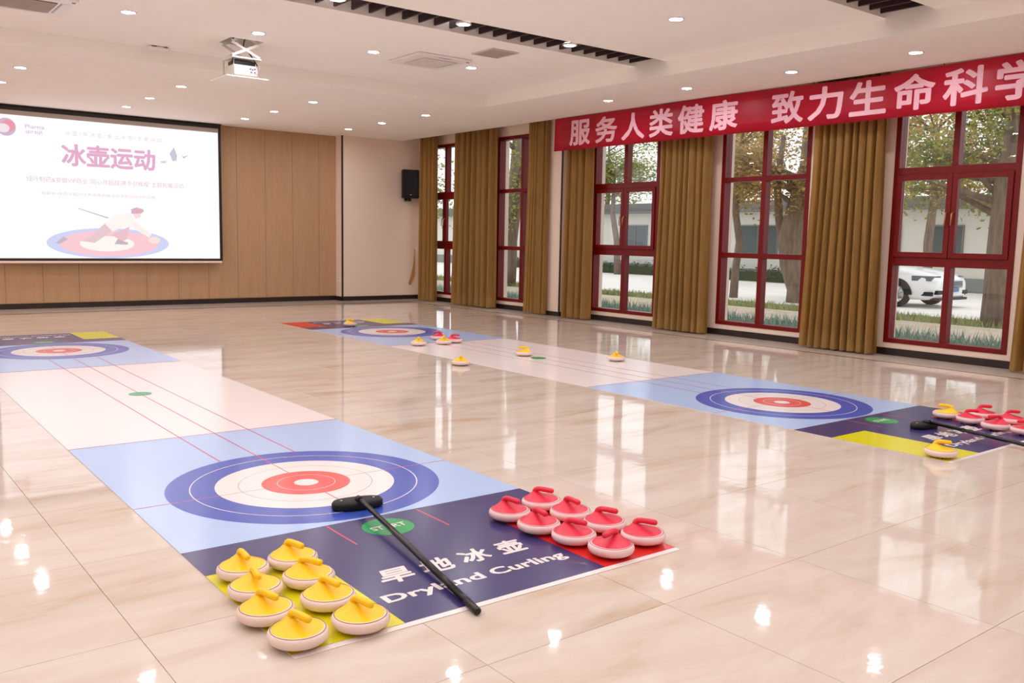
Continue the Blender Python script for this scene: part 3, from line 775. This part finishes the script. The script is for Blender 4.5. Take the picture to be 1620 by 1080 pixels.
# ================================================================ BROOMS
def broom(head, end, label):
    hx, hy = head; ex, ey = end
    d = Vector((ex - hx, ey - hy, 0)); Ln = d.length; ang = math.atan2(d.y, d.x)
    t = thing('curling_broom', label, 'broom', (hx, hy, MATTOP), ang)
    bm = bmesh.new(); n = 36
    prof = [(.0, .0), (.9, .0), (1.0, .006), (1.0, .030), (.93, .040), (.0, .043)]
    rings = []
    for s, z_ in prof:
        rings.append([bm.verts.new((s * .058 * (abs(math.cos(a)) ** .8) * (1 if math.cos(a) >= 0 else -1), s * .125 * (abs(math.sin(a)) ** .8) * (1 if math.sin(a) >= 0 else -1), z_)) for a in [i * math.tau / n for i in range(n)]] if s > 0 else [bm.verts.new((0, 0, z_))])
    for A, B in zip(rings, rings[1:]):
        for i in range(n):
            j = (i + 1) % n
            f = bm.faces.new((A[0], B[j], B[i]) if len(A) == 1 else ((A[i], A[j], B[0]) if len(B) == 1 else (A[i], A[j], B[j], B[i]))); f.smooth = True
    h = obj('head', bm, mat('broom_black', (5, 5, 6), .6, bump=.4, bscale=250), t)
    for s in (-.08, .08): obj('screw', lathe([(0, .0455), (.005, .045), (.006, .042)], 10, None, 0, s), M_METAL, h)
    obj('swivel', tube([(-.012, 0, .038), (.012, 0, .047), (.05, 0, .050)], [.012, .017, .0145], 12), M_BLACK, t)
    zs, ze = .050, .0165 - MATTOP
    obj('shaft', tube([(.04, 0, zs), (Ln * .5, 0, (zs + ze) / 2 + .002), (Ln - .08, 0, ze + .003)], [.0125, .0135, .0135], 14), mat('carbon_shaft', (16, 15, 18), .22), t)
    obj('grip_end', tube([(Ln - .09, 0, ze + .003), (Ln - .02, 0, ze + .0005), (Ln, 0, ze), (Ln + .006, 0, ze)], [.0145, .0145, .0145, .011], 14), M_BLACK, t)
def ma(u, v, o=OA, r=RA): return (o[0] + u * math.cos(r) - v * math.sin(r), o[1] + u * math.sin(r) + v * math.cos(r))
broom(ma(.885, 1.285), ma(.648, -.055), 'black curling broom lying across the START circle, shaft over the lettering')
hB = G(1462, 671, .03); eB = G(1620, 707, .02)
dB = (eB - hB).normalized()
broom((hB.x, hB.y), (hB.x + dB.x * 1.36, hB.y + dB.y * 1.36), 'black curling broom lying beside the red stones on the mat by the windows')

# ================================================================ OUTSIDE
ZG = -0.15
M_GRASS = mat('grass_soil', (112, 116, 74), .95, var=.35, vscale=3)
M_ROAD = mat('pale_concrete_road', (234, 227, 220), .9, var=.05, vscale=1)
M_DIRT = mat('bare_earth_path', (186, 168, 146), .95, var=.12, vscale=3)
struct('ground_lawn', box((XR + wt, -30, ZG - .3), (18.3, 70, ZG)), M_GRASS, 'strip of lawn outside the windows')
struct('ground_path', box((13.7, -30, ZG), (16.8, 70, ZG + .015)), M_DIRT, 'bare earth path through the lawn')
struct('ground_road', box((18.3, -40, ZG - .3), (60, 90, ZG - .01)), M_ROAD, 'pale concrete road outside')
M_KERB = mat('kerb_stone', (186, 180, 172), .9)
struct('ground_kerb', box((18.2, -30, ZG - .1), (18.32, 70, ZG + .03)), M_KERB, 'kerb between lawn and road')
def blades(n, x0, x1, y0, y1, hmin, hmax, rnd):
    vs, fs = [], []
    for _ in range(n):
        x, y = rnd.uniform(x0, x1), rnd.uniform(y0, y1); h = rnd.uniform(hmin, hmax); a = rnd.uniform(0, math.tau); w = rnd.uniform(.008, .018)
        lx, ly = rnd.uniform(-.5, .5) * h, rnd.uniform(-.5, .5) * h
        i = len(vs); vs += [(x - w * math.cos(a), y - w * math.sin(a), ZG), (x + w * math.cos(a), y + w * math.sin(a), ZG), (x + lx, y + ly, ZG + h)]; fs.append((i, i + 1, i + 2))
    me = bpy.data.meshes.new('grass'); me.from_pydata(vs, [], fs); return me
rg = random.Random(3)
M_BL1 = mat('bluish_grass_blades', (126, 156, 142), .8, var=.3, vscale=1.5)
M_BL2 = mat('green_grass_blades', (150, 158, 100), .8, var=.3, vscale=1.5)
o = obj('grass', blades(16000, XR + wt + .3, 13.6, 3.5, 20, .10, .30, rg), M_BL1); tag(o, 'tufts of bluish green grass growing right outside the windows', 'grass'); o['kind'] = 'stuff'
o = obj('grass', blades(9000, 16.9, 18.1, 6, 34, .06, .16, rg), M_BL2); tag(o, 'yellow green verge grass along the road', 'grass'); o['kind'] = 'stuff'

# low building across the road
M_BW = mat('building_white_render', (216, 212, 203), .9, var=.04, vscale=1)
M_EAVE = mat('building_grey_eave', (112, 114, 112), .8)
M_BWIN = mat('building_window_glass', (52, 74, 74), .15)
M_PLINTH = mat('building_plinth', (128, 136, 132), .9)
bld = thing('low_building', 'long low white building with grey eaves across the road', 'building', (30.0, 20, ZG))
obj('wall', box((0, -28, 0), (5, 30, 2.75)), M_BW, bld)
obj('eave', boxes([((-.45, -28.3, 2.72), (5.4, 30.3, 2.82)), ((-.35, -28.3, 2.82), (5.3, 30.3, 3.16))]), M_EAVE, bld)
obj('plinth', box((-.06, -28, 0), (0, 30, .45)), M_PLINTH, bld)
for yy, ww in ((-12, 1.5), (-5.2, 1.1), (2.4, 1.9), (9.2, 1.5), (15.5, 1.5), (22, 1.5)):
    f = obj('window', boxes([((-.05, yy - ww / 2, .95), (.02, yy + ww / 2, 1.0)), ((-.05, yy - ww / 2, 2.15), (.02, yy + ww / 2, 2.2)), ((-.05, yy - ww / 2, 1.0), (.02, yy - ww / 2 + .05, 2.15)), ((-.05, yy + ww / 2 - .05, 1.0), (.02, yy + ww / 2, 2.15)), ((-.05, yy - .025, 1.0), (.02, yy + .025, 2.15))]), M_EAVE, bld)
    for s in (-1, 1):
        lo, hi = sorted((yy + s * .025, yy + s * (ww / 2 - .05))); obj('pane', box((-.03, lo, 1.0), (-.015, hi, 2.15)), M_BWIN, f)
M_DOORC = mat('teal_door', (70, 104, 104), .6)
dr = obj('door', box((-.06, -3.6, 0), (0.02, -2.6, 2.2)), M_DOORC, bld)

# foliage
def leaf_mat(name, c1, c2):
    m = bpy.data.materials.new(name); m.use_nodes = True; nt = m.node_tree; b = nt.nodes['Principled BSDF']
    g = nt.nodes.new('ShaderNodeNewGeometry'); n = nt.nodes.new('ShaderNodeTexNoise'); n.inputs['Scale'].default_value = 2.2; n.inputs['Detail'].default_value = 5
    r = nt.nodes.new('ShaderNodeValToRGB'); r.color_ramp.elements[0].position = .38; r.color_ramp.elements[1].position = .64
    r.color_ramp.elements[0].color = lin(c1); r.color_ramp.elements[1].color = lin(c2)
    nt.links.new(g.outputs['Position'], n.inputs['Vector']); nt.links.new(n.outputs['Fac'], r.inputs['Fac']); nt.links.new(r.outputs['Color'], b.inputs['Base Color'])
    b.inputs['Roughness'].default_value = .7
    tr = nt.nodes.new('ShaderNodeBsdfTranslucent'); nt.links.new(r.outputs['Color'], tr.inputs[0])
    mx = nt.nodes.new('ShaderNodeMixShader'); mx.inputs[0].default_value = .4
    nt.links.new(b.outputs[0], mx.inputs[1]); nt.links.new(tr.outputs[0], mx.inputs[2]); nt.links.new(mx.outputs[0], nt.nodes['Material Output'].inputs[0])
    return m
LG = leaf_mat('leaves_yellow_green', (98, 112, 52), (176, 170, 84))
LA = leaf_mat('leaves_autumn', (128, 108, 52), (204, 164, 88))
LD = leaf_mat('leaves_hedge_green', (60, 84, 52), (110, 128, 82))
M_BARK = mat('grey_brown_bark', (120, 104, 90), .95, var=.3, vscale=7, stretch=(2, 2, .4), bump=.6, bscale=30)
def leaves(centres, n, spread, size, rnd):
    vs, fs = [], []
    for _ in range(n):
        c = rnd.choice(centres); p = Vector((c[0] + rnd.gauss(0, spread), c[1] + rnd.gauss(0, spread), c[2] + rnd.gauss(0, spread * .7)))
        a = Vector((rnd.gauss(0, 1), rnd.gauss(0, 1), rnd.gauss(0, 1))).normalized(); b = a.orthogonal().normalized(); s = size * rnd.uniform(.6, 1.3)
        i = len(vs); vs += [p - a * s * .5, p + b * s * .28, p + a * s * .5, p - b * s * .28]; fs.append((i, i + 1, i + 2, i + 3))
    me = bpy.data.meshes.new('foliage'); me.from_pydata([tuple(v) for v in vs], [], fs); return me
def tree(name, label, base, pts, rads, crown, nb, nl, lm, lsize, spread, seed, blow=.5):
    rnd = random.Random(seed)
    t = thing(name, label, 'tree', base, 0, 'trees outside')
    obj('trunk', tube(pts, rads, 12), M_BARK, t)
    cs = []; bm = bmesh.new()
    for _ in range(nb):
        k = rnd.uniform(blow, 1) * (len(pts) - 1); i = min(int(k), len(pts) - 2); p = Vector(pts[i]).lerp(Vector(pts[i + 1]), k - i)
        a = rnd.uniform(0, math.tau); r = rnd.uniform(.4, 1) * crown
        e = p + Vector((math.cos(a) * r, math.sin(a) * r, rnd.uniform(.1, .8) * crown * .6))
        md = p.lerp(e, .5) + Vector((0, 0, rnd.uniform(-.1, .25)))
        tube([p, md, e], [rads[-1] * .7, rads[-1] * .45, .012], 6, bm); cs += [md.lerp(e, .3), md.lerp(e, .7), e]
    obj('branches', bm, M_BARK, t)
    f = obj('foliage', leaves(cs, nl, spread, lsize, rnd), lm, t); f['kind'] = 'stuff'
    return t
def gp(px, py): p_ = G(px, py, ZG); return (p_.x, p_.y, ZG)
b1 = gp(1574, 516)
tree('tree', 'thick straight tree trunk in the grass in front of the white car', b1, [(0, 0, -.05), (.02, .02, .6), (.0, .03, 1.4), (.02, 0, 2.6), (.05, -.1, 3.8), (.0, .1, 5.2)], [.27, .235, .215, .22, .19, .1], 2.6, 20, 9500, LG, .11, .42, 11, .5)
b2 = gp(1262, 478)
tree('tree', 'thick forked tree leaning slightly at the verge, with a thinner second stem', b2, [(0, 0, -.05), (0, .02, .35), (-.02, .22, .95), (.0, .30, 1.6), (0, .15, 2.4), (0, -.1, 3.4), (0, -.1, 5.4)], [.30, .27, .30, .33, .27, .22, .12], 2.2, 18, 7000, LA, .12, .42, 12, .62)
obj('second_stem', tube([(0, .30, 1.0), (.0, .55, 1.5), (.05, .72, 2.1), (.0, .80, 3.0), (.1, .75, 4.2)], [.13, .12, .11, .10, .06], 10), M_BARK, [o_ for o_ in bpy.data.objects if o_.name.startswith('tree')][-1])
b3 = gp(1160, 470)
tree('tree', 'slender tree with a wavering thin stem at the verge', b3, [(0, 0, -.05), (.02, -.02, .8), (0, -.12, 1.5), (.02, .05, 2.2), (0, .1, 3.2), (0, -.1, 4.6)], [.12, .10, .10, .09, .08, .04], .8, 12, 2200, LG, .10, .26, 13, .6)
b4 = gp(805, 452)
tree('tree', 'stout grey tree filling the narrow window by the column', b4, [(0, 0, -.05), (.05, 0, .8), (0, .0, 1.4), (0, -.05, 2.0), (.05, -.2, 3.0), (0, -.3, 5.0)], [.22, .20, .24, .27, .24, .12], 2.4, 12, 3600, LG, .12, .42, 14, .55)
b5 = (28.2, 28.5, ZG - .01)
tree('tree', 'thin tree across the road in front of the white building', b5, [(0, 0, -.05), (.02, .1, 1.4), (0, .4, 2.6), (.1, .5, 4.5)], [.16, .14, .12, .06], 1.9, 16, 5200, LG, .14, .45, 15, .8)
b6 = (17.6, 29.5, ZG)
tree('tree', 'bushy yellow green tree beyond the corner window', b6, [(0, 0, -.05), (.02, .1, 1.2), (0, .2, 2.4), (.1, .1, 4.2)], [.16, .14, .12, .06], 2.6, 18, 5200, LG, .14, .5, 16, .45)
b7 = (26.6, 13.6, ZG - .01)
tree('tree', 'autumn tree across the road behind the white car', b7, [(0, 0, -.05), (.0, .1, 1.6), (0, .0, 3.0), (.1, .1, 5.0)], [.14, .13, .11, .06], 2.5, 20, 8500, LA, .14, .5, 17, .6)
b8 = (25.6, 20.6, ZG - .01)
tree('tree', 'leafy tree across the road hidden mostly by the pleated curtain', b8, [(0, 0, -.05), (.0, .1, 1.6), (0, .0, 3.0), (.1, .1, 5.0)], [.14, .13, .11, .06], 2.3, 16, 5800, LA, .14, .5, 18, .65)
# trees behind the building
for k, yy in enumerate((5, 14, 23, 32, 41)):
    tree('tree', 'tall hazy tree behind the low white building, %s from the car end' % ORD[k], (39.5 + (k % 2) * 1.5, yy, ZG), [(0, 0, -.05), (0, .1, 2.5), (.1, 0, 5.0), (0, 0, 7.5)], [.2, .18, .14, .06], 3.0, 24, 5600, (LG, LA)[k % 2], .2, .6, 30 + k, .35)
# hedge at the foot of the building
rh = random.Random(5)
def hedge(y0, y1, label):
    t = thing('hedge', label, 'hedge', (29.3, (y0 + y1) / 2, ZG))
    h = (y1 - y0) / 2
    cs = [(rh.uniform(-.25, .25), rh.uniform(-h, h), rh.uniform(.08, .5)) for _ in range(260)]
    f = obj('foliage', leaves(cs, 6000, .1, .12, rh), LD, t); f['kind'] = 'stuff'
    obj('stems', boxes([((-.22, -h, 0), (.22, h, .35))]), mat('hedge_core', (52, 66, 44), .95), t)
hedge(17.5, 40, 'low clipped hedge along the foot of the white building')

# white car
car = thing('car', 'white sedan parked on the road, its front wheel and headlight in view', 'car', (21.75, 10.5, ZG - .01), 0)
M_CARW = mat('car_white_paint', (240, 240, 240), .25, coat=.6)
M_CARG = mat('car_window_glass', (40, 52, 50), .08)
M_TYRE = mat('tyre_rubber', (26, 26, 28), .85)
M_RIM = mat('alloy_rim', (176, 172, 168), .35, metal=.7)
M_LAMPG = mat('headlamp_glass', (96, 104, 112), .1)
# body stations: (y from the front bumper, half width, bottom, shoulder, top)
ST = [(0.0, .62, .32, .60, .68), (.06, .74, .24, .64, .74), (.30, .86, .20, .72, .84), (.62, .90, .20, .80, .92), (1.10, .91, .20, .86, .97), (1.45, .91, .20, .88, 1.0), (2.4, .92, .20, .90, 1.0), (3.4, .91, .20, .92, 1.02), (3.92, .88, .24, .94, 1.06), (4.2, .80, .30, .86, 1.0), (4.29, .70, .40, .74, .90)]
bm = bmesh.new(); rows = []
for y, hw, zb, zs, zt in ST:
    pr_ = [(-hw * .85, zb), (-hw * .97, zb + .08), (-hw, zb + (zs - zb) * .5), (-hw * .975, zs), (-hw * .86, zt - .03), (-hw * .5, zt), (0, zt + .015), (hw * .5, zt), (hw * .86, zt - .03), (hw * .975, zs), (hw, zb + (zs - zb) * .5), (hw * .97, zb + .08), (hw * .85, zb)]
    rows.append([bm.verts.new((x, y, z_)) for x, z_ in pr_])
for a, b in zip(rows, rows[1:]):
    for i in range(len(a)):
        f = bm.faces.new((a[i], b[i], b[(i + 1) % len(a)], a[(i + 1) % len(a)])); f.smooth = True
bm.faces.new(rows[0]); bm.faces.new(rows[-1][::-1])
bmesh.ops.recalc_face_normals(bm, faces=bm.faces[:])
body = obj('body', bm, M_CARW, car)
CB = [(1.35, .78, .97, .99), (1.75, .74, .97, 1.22), (2.2, .66, .97, 1.42), (3.0, .65, .97, 1.46), (3.45, .66, .97, 1.40), (3.95, .72, 1.0, 1.08)]
bm = bmesh.new(); rows = []
for y, hw, zb, zt in CB:
    rows.append([bm.verts.new((x, y, z_)) for x, z_ in ((-.80, zb), (-hw, zt - .03), (-hw * .85, zt), (hw * .85, zt), (hw, zt - .03), (.80, zb))])
for a, b in zip(rows, rows[1:]):
    for i in range(5):
        f = bm.faces.new((a[i], b[i], b[i + 1], a[i + 1]))
bmesh.ops.recalc_face_normals(bm, faces=bm.faces[:])
obj('glasshouse', bm, M_CARG, car)
obj('roof', smooth(box((-.56, 2.2, 1.425), (.56, 3.35, 1.475), .02)), M_CARW, car)
for s in (-1, 1):
    obj('windscreen_pillar', tube([(s * .79, 1.35, .98), (s * .73, 1.78, 1.23), (s * .63, 2.22, 1.44)], .03, 8), M_CARW, car)
    obj('wing_mirror', smooth(box((s * .98 - .09, 1.62, 1.0), (s * .98 + .09, 1.74, 1.14), .03)), M_CARW, car)
    lamp = obj('headlamp', smooth(slab([(s * .46, .09), (s * .80, .16), (s * .895, .58), (s * .86, .60), (s * .70, .30)][::s], .66, .775)), M_LAMPG, car)
    obj('fog_intake', box((s * .60 - .14, -.005, .34), (s * .60 + .14, .12, .44), .01), M_BLACK, car)
    obj('side_intake', box((s * .80 - .045, .10, .30), (s * .80 + .06, .40, .40), .01), M_BLACK, car)
    for yw in (.95, 3.4):
        wl = obj('wheel', lathe([(.20, -.09), (.30, -.10), (.315, -.06), (.315, .06), (.30, .10), (.20, .09)], 28), M_TYRE, car)
        wl.rotation_euler = (0, math.pi / 2, 0); wl.location = (s * .83, yw, .315)
        rim = bmesh.new(); lathe([(.20, .085), (.215, .098), (.19, .095), (.185, .04)], 28, rim); lathe([(0, .09), (.05, .09), (.06, .06)], 14, rim)
        for k in range(10):
            a = k * math.tau / 10; d1 = Vector((math.cos(a), math.sin(a), 0)); pz = Vector((0, 0, .08))
            tube([d1 * .04 + pz, d1 * .19 + pz], .013, 6, rim)
        r_ = obj('rim', rim, M_RIM, wl)
        if s < 0: r_.rotation_euler = (math.pi, 0, 0)
        arch = bmesh.new(); n = 20
        A1 = [arch.verts.new((s * .925, yw + .39 * math.cos(math.pi * i / n), .315 + .39 * math.sin(math.pi * i / n))) for i in range(n + 1)]
        A2 = [arch.verts.new((s * .925, yw + .30 * math.cos(math.pi * i / n), .315 + .30 * math.sin(math.pi * i / n))) for i in range(n + 1)]
        A3 = [arch.verts.new((s * .80, yw + .39 * math.cos(math.pi * i / n), .315 + .39 * math.sin(math.pi * i / n))) for i in range(n + 1)]
        for i in range(n):
            arch.faces.new((A1[i], A1[i + 1], A2[i + 1], A2[i])); arch.faces.new((A1[i], A3[i], A3[i + 1], A1[i + 1]))
        obj('wheel_arch', arch, M_BLACK, car)
obj('grille', smooth(box((-.42, -.03, .50), (.42, .10, .66), .02)), M_LAMPG, car)
obj('number_plate', box((-.22, -.04, .40), (.22, -.01, .50), .004), mat('number_plate_blue', (90, 108, 160), .4), car)
obj('lower_lip', box((-.7, -.02, .20), (.7, .2, .26), .01), M_BLACK, car)
